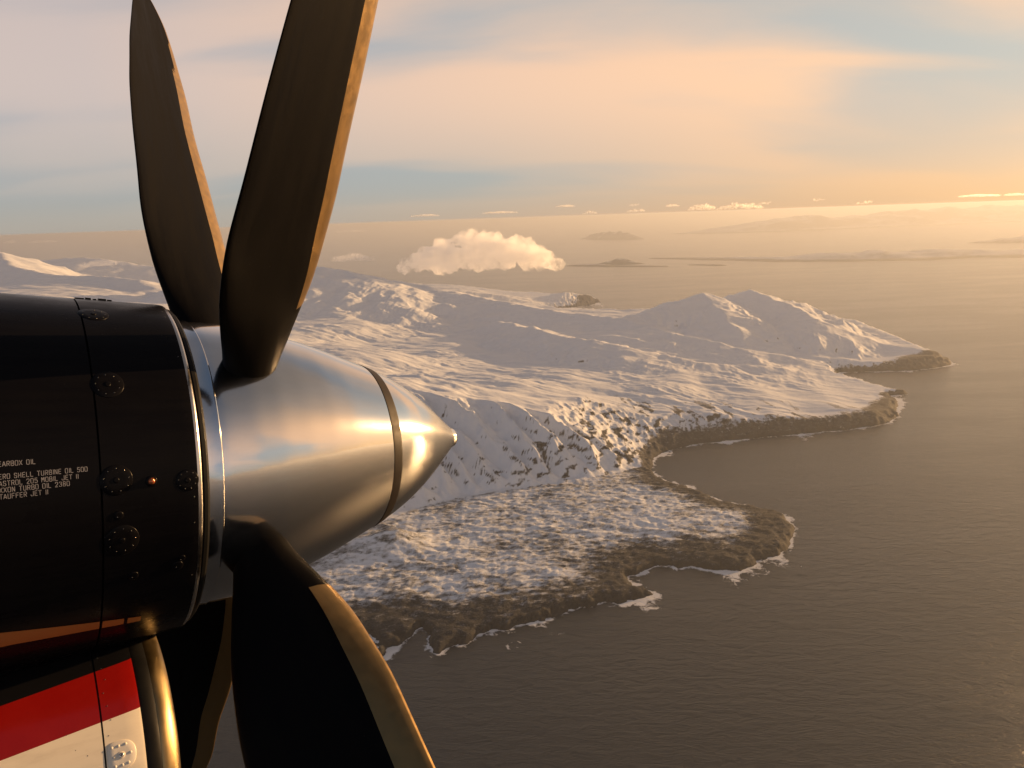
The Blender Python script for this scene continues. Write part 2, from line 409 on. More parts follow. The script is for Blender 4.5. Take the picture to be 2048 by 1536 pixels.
# ------------------------------------------------------------------ the sea
def sea_material():
    m, nt, out = new_mat('sea_water')
    g = nt.add('ShaderNodeNewGeometry'); pos = g.outputs['Position']
    at = nt.add('ShaderNodeAttribute', dict(attribute_name='surf'))
    st = nt.mapping(pos, rot=(0, 0, R(25)), scale=(1.0, 2.2, 1.0))
    sw = nt.noise(st, 0.013, 3.0, 0.5, 0.6); ch = nt.noise(st, 0.06, 5.0, 0.65)
    fn = nt.noise(pos, 0.022, 6.0, 0.68, 0.8)
    foam = nt.range(nt.math('ADD', at.outputs['Fac'], nt.math('MULTIPLY', nt.math('SUBTRACT', fn, 0.5), 2.4)), 0.60, 1.0)
    cap = nt.range(nt.noise(st, 0.06, 6.0, 0.7), 0.80, 0.84)
    foam = nt.math('MAXIMUM', foam, nt.math('MULTIPLY', cap, 0.35))
    lane = nt.range(nt.noise(nt.mapping(pos, rot=(0, 0, R(-18)), scale=(0.35, 1.6, 1.0)), 0.0016, 4.0, 0.6, 0.5), 0.35, 0.65)
    c = nt.mix(foam, (0.013, 0.018, 0.023), (0.72, 0.72, 0.72))
    p = principled(nt, out, Base_Color=c, Roughness=nt.math('MAXIMUM', nt.range(lane, 0, 1, 0.19, 0.25), nt.math('MULTIPLY', foam, 0.9)), IOR=1.33, Specular_IOR_Level=0.5)
    hgt = nt.math('ADD', nt.math('MULTIPLY', sw, 5.0), nt.math('MULTIPLY', ch, nt.range(lane, 0, 1, 2.4, 3.2)))
    b = nt.add('ShaderNodeBump', None, Strength=1.0, Distance=1.0, Height=hgt)
    nt.l.new(b.outputs[0], p.inputs['Normal'])
    return m
MAT_SEA = sea_material()
def build_sea():
    FAR = 290000.0
    def axis(a, b, d):
        core = steps(a, b, d, d)
        grow = []; x, s = 0.0, d
        while x < FAR: s *= 1.35; x += s; grow.append(x)
        grow = np.array(grow)
        return np.concatenate([(a - grow)[::-1], core, b + grow])
    xs = axis(-1500, 4600, 13.0); ys = axis(2200, 7600, 13.0)
    X, Y = np.meshgrid(xs, ys)
    d, arc, ins = poly_dist(X.astype(np.float32), Y.astype(np.float32), COAST)
    d = np.where(ins, d, -d)
    d = d + coast_rough(X, Y)
    off = -d
    patch = fbm(X / 260 + 3, Y / 260, 3)
    spread = 30 + 95 * sstep(patch, 0.05, 0.6)
    surf = 1.3 * np.exp(-np.clip(off, 0, 1e6) / spread) * (0.62 + 0.6 * sstep(patch, -0.35, 0.3))
    V = np.stack([X, Y, np.full_like(X, SEA)], -1).reshape(-1, 3)
    o = fast_mesh('sea', V, grid_quads(len(xs), len(ys)), MAT_SEA)
    add_attr(o, 'surf', surf.ravel())
    tag(o, 'dark grey brown sea with surf along the rocks', kind='structure')
build_sea()

# ------------------------------------------------------------------ islands and far coasts
def island(name, label, pts, seed, top_slope=0.5, kind='structure', step=140.0):
    """a crest line of (x, y, height, half width) turned into a small heightfield"""
    P = [(p[0], p[1]) for p in pts]
    wmax = max(p[3] for p in pts) * 1.6
    x0, x1 = min(p[0] for p in P) - wmax, max(p[0] for p in P) + wmax
    y0, y1 = min(p[1] for p in P) - wmax, max(p[1] for p in P) + wmax
    nx = int(np.clip((x1 - x0) / step, 24, 260)); ny = int(np.clip((y1 - y0) / step, 24, 160))
    xs = np.linspace(x0, x1, nx); ys = np.linspace(y0, y1, ny); X, Y = np.meshgrid(xs, ys)
    d, s, _ = poly_dist(X.astype(np.float32), Y.astype(np.float32), P, closed=False)
    seg = np.cumsum([0] + [math.dist(P[i], P[i + 1]) for i in range(len(P) - 1)])
    hh = np.interp(s, seg, [p[2] for p in pts]); ww = np.interp(s, seg, [p[3] for p in pts])
    L = np.median(ww)
    e = 1 - d / ww + 0.55 * fbm(X / L + seed, Y / L, 4, 0.55)
    h = np.where(e > 0, hh * (sstep(e, 0, 1) * (0.75 + 0.6 * fbm(X / (L * 0.9) + seed * 3, Y / (L * 0.9), 5, 0.55, ridged=True)) + 0.05), e * 60)
    k = h > -25
    k = k[:-1, :-1] | k[1:, :-1] | k[:-1, 1:] | k[1:, 1:]
    V = np.stack([X, Y, h + SEA], -1).reshape(-1, 3); q = grid_quads(nx, ny, k)
    used = np.unique(q); remap = np.full(len(V), -1, np.int64); remap[used] = np.arange(len(used))
    o = fast_mesh(name, V[used], remap[q], MAT_LAND)
    gy, gx = np.gradient(h, ys, xs)
    rock = 0.38 + 0.35 * sstep(np.hypot(gx, gy), 0.1, 0.5) + 0.4 * sstep(h, 60, 10)
    add_attr(o, 'rock', rock.ravel()[used])
    tag(o, label, kind=kind)
    return o
island('island', 'flat topped hazy island far out under the horizon clouds', [(5450, 50200, 260, 700), (6200, 49000, 420, 900), (7300, 47600, 380, 800), (7700, 46800, 150, 500)], 1)
island('island', 'low dark skerry nearest the big cloud', [(2000, 23700, 25, 260), (2700, 23300, 60, 330), (3100, 23000, 20, 250)], 2, step=50)
island('island', 'humped skerry in the middle of the hazy island chain', [(3100, 24300, 60, 250), (3500, 24000, 150, 330), (3900, 23700, 40, 250)], 3, step=50)
island('island', 'long flat skerry in front of the hazy island chain', [(2900, 22700, 18, 200), (3900, 22300, 30, 240), (4400, 22100, 15, 200)], 4, step=50)
island('island', 'small flat skerry before the long hazy coast', [(5300, 22300, 15, 180), (5900, 21700, 28, 220)], 5, step=50)
island('coast', 'long low hazy shore across the sound', [(5000, 26200, 20, 350), (6500, 24800, 40, 700), (8200, 23300, 70, 1100), (10000, 22800, 190, 1500), (12500, 22500, 150, 1500), (15500, 22000, 90, 1500), (20000, 20500, 80, 1500)], 6)
island('coast', 'hazy headland at the far right edge', [(17700, 29000, 60, 500), (19500, 28500, 260, 1000), (23000, 27000, 420, 1800)], 7)
island('coast', 'faint range of mountains on the right horizon', [(12300, 54600, 60, 900), (15500, 54500, 380, 2200), (20500, 56000, 720, 3200), (27000, 58500, 850, 4000), (34000, 61000, 960, 4200), (42000, 62000, 1000, 5000), (52000, 62000, 950, 5000)], 8, step=320)
# ------------------------------------------------------------------ the engine nacelle (local axes: x forward along the shaft, y away from the cabin, z up)
_az, _el = 0.9642616, 0.0417714
_C = (-0.98522, -0.22885, 2.19481)
def cam_to_world(v): return v[0] * RT + v[1] * UP + v[2] * FW
EX = cam_to_world((math.sin(_az) * math.cos(_el), math.sin(_el), math.cos(_az) * math.cos(_el))).normalized()
EZ = (UP - EX * UP.dot(EX)).normalized()
EY = EZ.cross(EX)
ENG = Matrix((EX, EY, EZ)).transposed().to_4x4(); ENG.translation = cam_to_world(_C)

def empty(name, matrix):
    o = bpy.data.objects.new(name, None); COL.objects.link(o); o.matrix_world = matrix; o.empty_display_size = 0.2
    return o

def black_paint():
    m, nt, out = new_mat('black_paint')
    t = nt.add('ShaderNodeTexCoord'); n = nt.noise(t.outputs['Object'], 9.0, 6.0, 0.6); f = nt.noise(t.outputs['Object'], 120.0, 4.0, 0.7)
    streak = nt.noise(nt.mapping(t.outputs['Object'], scale=(3, 40, 40)), 1.0, 4.0, 0.6)
    p = principled(nt, out, Base_Color=nt.mix(streak, (0.003, 0.003, 0.0045), (0.006, 0.0055, 0.006)),
                   Roughness=nt.range(nt.math('ADD', nt.math('MULTIPLY', n, 0.6), nt.math('MULTIPLY', streak, 0.4)), 0.3, 0.7, 0.20, 0.38), Specular_IOR_Level=0.06)
    b = nt.add('ShaderNodeBump', None, Strength=0.12, Distance=0.002, Height=nt.math('ADD', nt.noise(t.outputs['Object'], 6.0, 2.0), nt.math('MULTIPLY', f, 0.05)))
    nt.l.new(b.outputs[0], p.inputs['Normal'])
    return m
def livery():
    m, nt, out = new_mat('livery_paint')
    t = nt.add('ShaderNodeTexCoord'); sp = nt.add('ShaderNodeSeparateXYZ'); nt.set(sp, 0, t.outputs['Object'])
    x, z = sp.outputs[0], sp.outputs[2]
    l1 = nt.math('SUBTRACT', z, nt.math('MULTIPLY_ADD', x, 0.095, -0.4485))
    l2 = nt.math('SUBTRACT', z, nt.math('MULTIPLY_ADD', x, 0.10, -0.5345))
    black = nt.math('GREATER_THAN', l1, 0.0); red = nt.math('GREATER_THAN', l2, 0.0)
    n = nt.noise(t.outputs['Object'], 14.0, 6.0, 0.65)
    grime = nt.range(nt.noise(nt.mapping(t.outputs['Object'], scale=(6, 25, 25)), 1.0, 5.0, 0.65), 0.45, 0.8)
    white = nt.mix(nt.math('MULTIPLY', grime, 0.45), (0.74, 0.67, 0.53), (0.44, 0.37, 0.27))
    c = nt.mix(black, nt.mix(red, white, nt.mix(n, (0.20, 0.004, 0.003), (0.27, 0.008, 0.005))), (0.006, 0.006, 0.007))
    p = principled(nt, out, Base_Color=c, Roughness=nt.range(n, 0.3, 0.7, 0.14, 0.24), Specular_IOR_Level=0.4)
    b = nt.add('ShaderNodeBump', None, Strength=0.15, Distance=0.003, Height=nt.noise(t.outputs['Object'], 7.0, 3.0))
    nt.l.new(b.outputs[0], p.inputs['Normal'])
    return m
def polished():
    m, nt, out = new_mat('polished_metal')
    t = nt.add('ShaderNodeTexCoord')
    sp = nt.add('ShaderNodeSeparateXYZ'); nt.set(sp, 0, t.outputs['Object'])
    # spun metal: fine rings round the shaft, plus streaks of dirt
    ringv = nt.add('ShaderNodeCombineXYZ', None, X=nt.math('MULTIPLY', sp.outputs[0], 900.0), Y=nt.math('MULTIPLY', sp.outputs[1], 6.0), Z=nt.math('MULTIPLY', sp.outputs[2], 6.0))
    ring = nt.noise(ringv.outputs[0], 1.0, 3.0, 0.6)
    smear = nt.noise(nt.mapping(t.outputs['Object'], scale=(4, 14, 14)), 1.0, 6.0, 0.65)
    scr = nt.range(nt.noise(nt.mapping(t.outputs['Object'], rot=(0.3, 0.2, 0.5), scale=(6, 160, 160)), 1.0, 3.0, 0.6), 0.70, 0.74)
    rough = nt.math('ADD', nt.range(smear, 0.3, 0.75, 0.04, 0.085), nt.math('ADD', nt.math('MULTIPLY', ring, 0.03), nt.math('MULTIPLY', scr, 0.1)))
    c = nt.mix(smear, (0.82, 0.82, 0.82), (0.66, 0.65, 0.64))
    p = principled(nt, out, Base_Color=c, Metallic=1.0, Roughness=rough, Anisotropic=0.6, Anisotropic_Rotation=0.25)
    tg = nt.add('ShaderNodeTangent', dict(direction_type='RADIAL', axis='X')); nt.l.new(tg.outputs[0], p.inputs['Tangent'])
    b = nt.add('ShaderNodeBump', None, Strength=0.05, Distance=0.001, Height=nt.math('ADD', ring, nt.math('MULTIPLY', smear, 3.0)))
    nt.l.new(b.outputs[0], p.inputs['Normal'])
    # a satin film over the polish: the second, wider lobe of worn metal
    p2 = nt.add('ShaderNodeBsdfPrincipled', None, Base_Color=c, Metallic=1.0, Roughness=0.15, Anisotropic=0.6, Anisotropic_Rotation=0.25)
    nt.l.new(tg.outputs[0], p2.inputs['Tangent']); nt.l.new(b.outputs[0], p2.inputs['Normal'])
    mx = nt.add('ShaderNodeMixShader', None, Fac=nt.range(smear, 0.3, 0.75, 0.30, 0.48))
    nt.l.new(p.outputs[0], mx.inputs[1]); nt.l.new(p2.outputs[0], mx.inputs[2]); nt.l.new(mx.outputs[0], out.inputs[0])
    return m
M_BLACK, M_LIV, M_SPIN = black_paint(), livery(), polished()
M_RUB = simple_mat('black_rubber', (0.006, 0.006, 0.006), 0.5, spec=0.12, noise_amt=0.3)
M_BAND = simple_mat('dark_band', (0.022, 0.018, 0.016), 0.5, spec=0.15, noise_amt=0.25)
M_STEEL = simple_mat('bright_steel', (0.62, 0.58, 0.54), 0.22, 1.0, noise_scale=60)
M_RIVET = simple_mat('rivet_metal', (0.20, 0.19, 0.18), 0.20, 1.0, noise_scale=60)
M_LIP = simple_mat('lip_sun_gold', (0.30, 0.22, 0.11), 0.38, 1.0, noise_amt=0.25, noise_scale=12)  # grey metal with the golden sunlight painted into its base colour
M_ORANGE = simple_mat('orange_stripe', (0.40, 0.13, 0.03), 0.4, spec=0.3, noise_scale=15)
M_TEXT = simple_mat('stencil_grey', (0.30, 0.30, 0.32), 0.6, spec=0.2, noise_amt=0.35, noise_scale=150)
M_COPPER = simple_mat('amber_dome', (0.45, 0.13, 0.05), 0.12, 0.6, noise_scale=30)
def blade_paint():
    m, nt, out = new_mat('blade_paint')
    t = nt.add('ShaderNodeTexCoord'); o = t.outputs['Object']
    st = nt.noise(nt.mapping(o, scale=(18, 18, 2.5)), 1.0, 6.0, 0.65); sp = nt.range(nt.noise(o, 90.0, 4.0, 0.7), 0.68, 0.76)
    c = nt.mix(st, (0.0018, 0.0018, 0.0025), (0.0055, 0.005, 0.005)); c = nt.mix(nt.math('MULTIPLY', sp, 0.5), c, (0.05, 0.045, 0.04))
    p = principled(nt, out, Base_Color=c, Roughness=nt.range(st, 0.3, 0.7, 0.40, 0.62), Specular_IOR_Level=0.03)
    b = nt.add('ShaderNodeBump', None, Strength=0.3, Distance=0.001, Height=nt.noise(o, 40.0, 5.0)); nt.l.new(b.outputs[0], p.inputs['Normal'])
    return m
M_BLADE = blade_paint()
M_SUN_EDGE = simple_mat('blade_edge_sun_gold', (0.30, 0.19, 0.075), 0.36, 0.85, noise_amt=0.12, noise_scale=40)  # nickel guard; gold of the low sun is put into its colour
M_PLATE = simple_mat('cream_plate', (0.66, 0.62, 0.54), 0.32, noise_amt=0.12, noise_scale=25)
M_DARK = simple_mat('duct_dark', (0.006, 0.006, 0.006), 0.8)

def rad(s): return 0.452 + 0.032 * min(max(-s / 0.5, 0.0), 1.0)
def cyl(s, ang, off=0.0):
    r = rad(s) + off; a = R(ang)
    return (s, -r * math.cos(a), r * math.sin(a))
def ell(s, ang, off=0.0, sc=1.0):
    a = R(ang); return (s, -(0.40 * sc + off) * math.cos(a), -0.75 + (0.34 * sc + off) * math.sin(a))

def revolve(name, prof, mat, parent, n=160, fn=None, close=False):
    """prof: (s, r) pairs swept round the shaft, or fn(s, value, degrees) -> point"""
    V = []; F = []
    for s, r in prof:
        for k in range(n):
            a = 2 * math.pi * k / n
            V.append(fn(s, r, 360.0 * k / n) if fn else (s, -r * math.cos(a), r * math.sin(a)))
    for i in range(len(prof) - 1):
        for k in range(n):
            k2 = (k + 1) % n
            F.append((i * n + k, i * n + k2, (i + 1) * n + k2, (i + 1) * n + k))
    if close:
        F.append(tuple(range(n))[::-1]); F.append(tuple((len(prof) - 1) * n + k for k in range(n)))
    o = mesh_obj(name, V, F, mat, parent)
    bm = bmesh.new(); bm.from_mesh(o.data); bmesh.ops.recalc_face_normals(bm, faces=bm.faces); bm.to_mesh(o.data); bm.free()
    try: o.data.set_sharp_from_angle(angle=R(35))
    except Exception: pass
    return o

nac = empty('engine_nacelle', ENG)
tag(nac, 'black engine nacelle with a red and white chin air intake below', 'engine nacelle')

# barrel: a front cowl ring and the cowl behind it, 4 mm joint between
fwd = [(-0.218, rad(-0.218) - 0.006), (-0.218, rad(-0.218))] + [(s, rad(s)) for s in (-0.17, -0.12, -0.08, -0.04, -0.018)] + [(-0.010, rad(0) - 0.0008), (-0.005, rad(0) - 0.004), (-0.004, rad(0) - 0.012), (-0.02, rad(0) - 0.02), (-0.06, rad(0) - 0.022)]
revolve('front_cowl', fwd, M_BLACK, nac)
aft = [(-0.222, rad(-0.222) - 0.006), (-0.222, rad(-0.222))] + [(s, rad(s)) for s in (-0.3, -0.4, -0.5, -0.7, -1.0, -1.5)] + [(-2.0, 0.47), (-2.6, 0.40), (-3.0, 0.30), (-3.02, 0.0)]
revolve('rear_cowl', aft, M_BLACK, nac)
revolve('inner_shell', [(-0.9, 0.44), (-0.05, 0.432), (-0.012, 0.428), (-0.012, 0.05)], M_DARK, nac)
revolve('cowl_edge', [(-0.018, rad(0) + 0.0006), (-0.012, rad(0) + 0.0009), (-0.0085, rad(0) - 0.0004), (-0.0060, rad(0) - 0.0030)], M_STEEL, nac)
revolve('front_seal', [(-0.012, 0.437), (0.0, 0.443), (0.008, 0.441), (0.014, 0.434), (0.014, 0.40), (-0.01, 0.39)], M_RUB, nac)

# chin intake: two livery panels, rubber boot, metal lip with sunlit gold in its colour, dark duct
def ellf(s, v, ang): return ell(s, ang, 0.0, v)
revolve('intake_panel', [(-0.2255, 0.985), (-0.2255, 1.0), (-0.18, 1.0), (-0.15, 0.998), (-0.143, 0.994), (-0.142, 0.982)], M_LIV, nac, fn=ellf)
revolve('intake_panel', [(-2.6, 0.8), (-2.2, 1.0), (-1.2, 1.03), (-0.6, 1.012), (-0.30, 1.002), (-0.2295, 1.0), (-0.2295, 0.985)], M_LIV, nac, fn=ellf)
revolve('intake_core', [(-0.6, 0.984), (-0.15, 0.984)], M_DARK, nac, fn=ellf)
revolve('intake_boot', [(-0.146, 0.984), (-0.138, 0.990), (-0.125, 0.989), (-0.110, 0.980), (-0.105, 0.968)], M_RUB, nac, fn=ellf)
revolve('intake_lip', [(-0.112, 0.972), (-0.105, 0.978), (-0.094, 0.972), (-0.080, 0.955), (-0.069, 0.930), (-0.064, 0.90), (-0.066, 0.87), (-0.078, 0.84), (-0.11, 0.815), (-0.16, 0.80)], M_LIP, nac, fn=ellf)
revolve('intake_duct', [(-0.155, 0.80), (-0.4, 0.78), (-0.7, 0.70), (-0.72, 0.01)], M_DARK, nac, fn=ellf)

def patch(name, surf, s0, s1, a0f, a1f, off, mat, parent, ns=12, na=6):
    V = []; F = []
    for i in range(ns + 1):
        s = s0 + (s1 - s0) * i / ns
        for j in range(na + 1):
            V.append(surf(s, a0f(s) + (a1f(s) - a0f(s)) * j / na, off))
    for i in range(ns):
        for j in range(na):
            k = i * (na + 1) + j; F.append((k, k + na + 1, k + na + 2, k + 1))
    return mesh_obj(name, V, F, mat, parent)
top_a = lambda s: -36.9 - 29.5 * (s + 0.416)
bot_a = lambda s: -43.0 - 17.5 * (s + 0.416)
for s0, s1 in ((-1.6, -0.2225), (-0.2165, -0.170), (-0.162, -0.132)):
    patch('orange_stripe', cyl, s0, s1, lambda s: max(top_a(s), -36.9 + 29.5 * 0) if s < -0.416 else top_a(s), lambda s: bot_a(s) if s > -0.416 else -43.0, 0.0012, M_ORANGE, nac, ns=24)

# round access panels with their rings of rivets
def disc(name, surf, deg_per_m, s, ang, r, off, mat, parent, bevel=0.0012, n=40, squash=1.0):
    V = [surf(s, ang, off)]; F = []
    rings = [(r * 0.5, off), (r - bevel, off), (r, off - bevel * 0.7), (r, -0.002)]
    for rr, oo in rings:
        for k in range(n):
            a = 2 * math.pi * k / n
            V.append(surf(s + rr * math.cos(a), ang + rr * squash * math.sin(a) * deg_per_m, oo))
    for k in range(n): F.append((0, 1 + k, 1 + (k + 1) % n))
    for q in range(len(rings) - 1):
        for k in range(n):
            b = 1 + q * n; F.append((b + k, b + n + k, b + n + (k + 1) % n, b + (k + 1) % n))
    return mesh_obj(name, V, F, mat, parent)
DPM = math.degrees(1 / 0.46)
DPM2 = math.degrees(1 / 0.385)

def dome_mesh(name, r, h, mat, nr=4, n=12):
    V = [(0, 0, h)]; F = []
    for q in range(1, nr + 1):
        t = math.pi / 2 * q / nr
        for k in range(n):
            a = 2 * math.pi * k / n; V.append((r * math.sin(t) * math.cos(a), r * math.sin(t) * math.sin(a), h * math.cos(t)))
    for k in range(n): F.append((0, 1 + k, 1 + (k + 1) % n))
    for q in range(nr - 1):
        for k in range(n):
            b = 1 + q * n; F.append((b + k, b + n + k, b + n + (k + 1) % n, b + (k + 1) % n))
    me = bpy.data.meshes.new(name); me.from_pydata(V, [], F); me.polygons.foreach_set('use_smooth', [True] * len(me.polygons)); me.update()
    me.materials.append(mat); return me
RIVET = dome_mesh('rivet', 0.0013, 0.0009, M_RIVET)
def place(name, me, surf, s, ang, off, parent):
    p = Vector(surf(s, ang, off)); n = (Vector(surf(s, ang, off + 0.01)) - p).normalized()
    o = bpy.data.objects.new(name, me); COL.objects.link(o); o.parent = parent
    o.matrix_local = Matrix.Translation(p) @ n.to_track_quat('Z', 'Y').to_matrix().to_4x4()
    return o
def access_panel(s, ang, r, nriv, rr, phase=0.0, centre=True, sub=None):
    d = disc('access_panel', cyl, DPM, s, ang, r, 0.0011, M_BLACK, nac)
    for k in range(nriv):
        a = 2 * math.pi * (k + phase) / nriv
        place('rivet', RIVET, cyl, s + rr * math.cos(a), ang + rr * math.sin(a) * DPM, 0.0009, d)
    if centre: disc('latch', cyl, DPM, s, ang, 0.0065, 0.0026, M_BLACK, d, n=20)
    return d
access_panel(-0.192, 61.9, 0.034, 9, 0.025)
access_panel(-0.190, 30.6, 0.034, 9, 0.025, 0.4)
access_panel(-0.190, 2.9, 0.034, 9, 0.026, 0.2)
access_panel(-0.040, 0.7, 0.026, 9, 0.020, 0.3)
access_panel(-0.182, -14.3, 0.036, 9, 0.027, 0.1)
for s, a, r in ((-0.188, -6.9, 0.010), (-0.157, -26.5, 0.011), (-0.061, -26.1, 0.013), (-0.052, -23.6, 0.008)):
    d = disc('fastener', cyl, DPM, s, a, r, 0.002, M_BLACK, nac, n=24)
    place('rivet', RIVET, cyl, s - 0.003, a - 0.4, 0.0018, d)
dm = disc('dome_base', cyl, DPM, -0.118, 1.6, 0.0125, 0.003, M_BLACK, nac, n=28)
place('dome', dome_mesh('dome', 0.0078, 0.0075, M_COPPER, 6, 20), cyl, -0.118, 1.6, 0.003, dm)
for a in (68, 63, 41, -4.5, -12.5, -31):      # fasteners along the front edge of the cowl
    place('rivet', RIVET, cyl, -0.026, a, 0.0, nac)
for s_, w_, h_ in ((-0.214, 0.020, 0.003), (-0.190, 0.012, 0.0045), (-0.172, 0.007, 0.003), (-0.160, 0.018, 0.0048), (-0.138, 0.009, 0.0035)):       # hinge lugs on the crown of the cowl joint
    bx = [cyl(s_ + dx, 83 + da, of) for dx in (0, w_) for da in (0, 2.6) for of in (-0.002, h_)]
    mesh_obj('hinge_lug', bx, [(0, 1, 3, 2), (4, 6, 7, 5), (0, 4, 5, 1), (2, 3, 7, 6), (1, 5, 7, 3), (0, 2, 6, 4)], M_RUB, nac, smooth=False)

# riveted plate on the intake, beside the panel joint
def d_plate():
    s, ang = -0.197, 21.0; V = [ell(s, ang, 0.0018)]; F = []; n = 48
    def outline(k, inset):
        a = 2 * math.pi * k / n; c, q = math.cos(a), math.sin(a); e = 4.0 if c < 0 else 2.4
        rr = 1.0 / ((abs(c) ** e + abs(q) ** e) ** (1 / e))
        return (c * rr * ((0.026 if c < 0 else 0.034) - inset), q * rr * (0.036 - inset))
    for ins, of in ((0.015, 0.0018), (0.0012, 0.0018), (0.0, 0.0010), (0.0, -0.002)):
        for k in range(n):
            x, y = outline(k, ins); V.append(ell(s + x, ang + y * DPM2, of))
    for k in range(n): F.append((0, 1 + k, 1 + (k + 1) % n))
    for q in range(3):
        for k in range(n):
            b = 1 + q * n; F.append((b + k, b + n + k, b + n + (k + 1) % n, b + (k + 1) % n))
    o = mesh_obj('riveted_plate', V, F, M_PLATE, nac)
    big = dome_mesh('plate_rivet', 0.0034, 0.0022, M_PLATE)
    for x, y in ((-0.016, 0.022), (-0.002, 0.023), (0.013, 0.024), (-0.013, -0.002), (0.022, 0.001), (-0.012, -0.024), (0.003, -0.024), (0.016, -0.022)):
        place('rivet', big, ell, s + x, ang + y * DPM2, 0.0017, o)
    disc('washer', ell, DPM2, s + 0.002, ang, 0.0088, 0.0034, M_PLATE, o, n=28)
    disc('screw', ell, DPM2, s + 0.002, ang, 0.0055, 0.0052, M_STEEL, o, n=24)
    for ax in (0, 1):
        x0, y0 = (0.0035, 0.0008) if ax == 0 else (0.0008, 0.0035)
        V2 = [ell(s + 0.002 + sx * x0, ang + sy * y0 * DPM2, 0.0056) for sx, sy in ((-1, -1), (1, -1), (1, 1), (-1, 1))]
        mesh_obj('screw_slot', V2, [(0, 1, 2, 3)], M_DARK, o, smooth=False)
d_plate()
for k in range(9):
    place('rivet', RIVET, ell, -0.216 + 0.004 * (k % 3), 62 - 5.5 * k, 0.0, nac)
for s, a in ((-0.30, 33), (-0.31, 31.4), (-0.315, 32.6), (-0.262, 24), (-0.25, 15), (-0.285, 27)):
    place('rivet', RIVET, ell, s, a, 0.0, nac)

# stencilled lettering: strokes with the bridges of a stencil left open
GLY = {
 'A': [[(0, 0), (.26, .95)], [(.34, .95), (.6, 0)], [(.16, .3), (.44, .3)]],
 'B': [[(.05, 0), (.05, 1)], [(.18, 1), (.45, 1), (.55, .88), (.55, .64), (.45, .54)], [(.45, .5), (.58, .4), (.58, .12), (.46, 0), (.18, 0)], [(.18, .52), (.4, .52)]],
 'C': [[(.26, 1), (.12, 1), (.03, .85), (.03, .15), (.12, 0), (.26, 0)], [(.36, 1), (.48, 1), (.57, .85), (.57, .72)], [(.36, 0), (.48, 0), (.57, .15), (.57, .28)]],
 'E': [[(.05, 0), (.05, 1)], [(.17, 1), (.55, 1)], [(.17, .52), (.48, .52)], [(.17, 0), (.55, 0)]],
 'F': [[(.05, 0), (.05, 1)], [(.17, 1), (.55, 1)], [(.17, .52), (.48, .52)]],
 'G': [[(.26, 1), (.12, 1), (.03, .85), (.03, .15), (.12, 0), (.26, 0)], [(.36, 1), (.48, 1), (.57, .85), (.57, .72)], [(.36, 0), (.57, 0), (.57, .45), (.38, .45)]],
 'H': [[(.05, 0), (.05, 1)], [(.55, 0), (.55, 1)], [(.16, .5), (.44, .5)]],
 'I': [[(.3, 0), (.3, 1)]],
 'J': [[(.55, 1), (.55, .15), (.45, 0), (.35, 0)], [(.24, 0), (.12, .02), (.04, .15), (.04, .28)]],
 'L': [[(.05, 0), (.05, 1)], [(.17, 0), (.55, 0)]],
 'M': [[(.03, 0), (.03, 1)], [(.12, .95), (.3, .4), (.48, .95)], [(.57, 1), (.57, 0)]],
 'N': [[(.05, 0), (.05, 1)], [(.14, .92), (.46, .08)], [(.55, 0), (.55, 1)]],
 'O': [[(.25, 1), (.12, 1), (.03, .85), (.03, .15), (.12, 0), (.25, 0)], [(.35, 1), (.48, 1), (.57, .85), (.57, .15), (.48, 0), (.35, 0)]],
 'R': [[(.05, 0), (.05, 1)], [(.17, 1), (.45, 1), (.56, .88), (.56, .6), (.45, .48), (.17, .48)], [(.34, .4), (.57, 0)]],
 'S': [[(.55, .75), (.5, .95), (.35, 1)], [(.26, 1), (.1, .97), (.04, .8), (.08, .62), (.25, .54)], [(.35, .48), (.52, .4), (.56, .2), (.48, .03), (.35, 0)], [(.25, 0), (.1, .04), (.04, .25)]],
 'T': [[(.3, 0), (.3, .9)], [(0, 1), (.24, 1)], [(.36, 1), (.6, 1)]],
 'U': [[(.05, 1), (.05, .15), (.14, 0), (.25, 0)], [(.55, 1), (.55, .15), (.46, 0), (.35, 0)]],
 'X': [[(.02, 0), (.26, .46)], [(.34, .56), (.58, 1)], [(.02, 1), (.26, .56)], [(.34, .46), (.58, 0)]],
 '0': [[(.25, 1), (.12, 1), (.03, .85), (.03, .15), (.12, 0), (.25, 0)], [(.35, 1), (.48, 1), (.57, .85), (.57, .15), (.48, 0), (.35, 0)]],
 '2': [[(.04, .75), (.1, .95), (.25, 1)], [(.35, 1), (.5, .95), (.56, .75), (.5, .55), (.1, .12)], [(.03, 0), (.56, 0)]],
 '3': [[(.05, .8), (.14, .98), (.26, 1)], [(.36, 1), (.52, .92), (.54, .65), (.42, .54), (.28, .53)], [(.42, .5), (.56, .38), (.55, .1), (.36, 0)], [(.26, 0), (.12, .03), (.04, .2)]],
 '5': [[(.55, 1), (.1, 1)], [(.08, .9), (.06, .55)], [(.14, .6), (.4, .62), (.56, .48), (.56, .15), (.44, .02), (.34, 0)], [(.25, 0), (.1, .04), (.04, .2)]],
 '8': [[(.25, 1), (.12, .97), (.07, .78), (.12, .58), (.25, .53)], [(.35, 1), (.48, .97), (.53, .78), (.48, .58), (.35, .53)], [(.25, .47), (.1, .42), (.04, .22), (.1, .03), (.25, 0)], [(.35, .47), (.5, .42), (.56, .22), (.5, .03), (.35, 0)]],
}
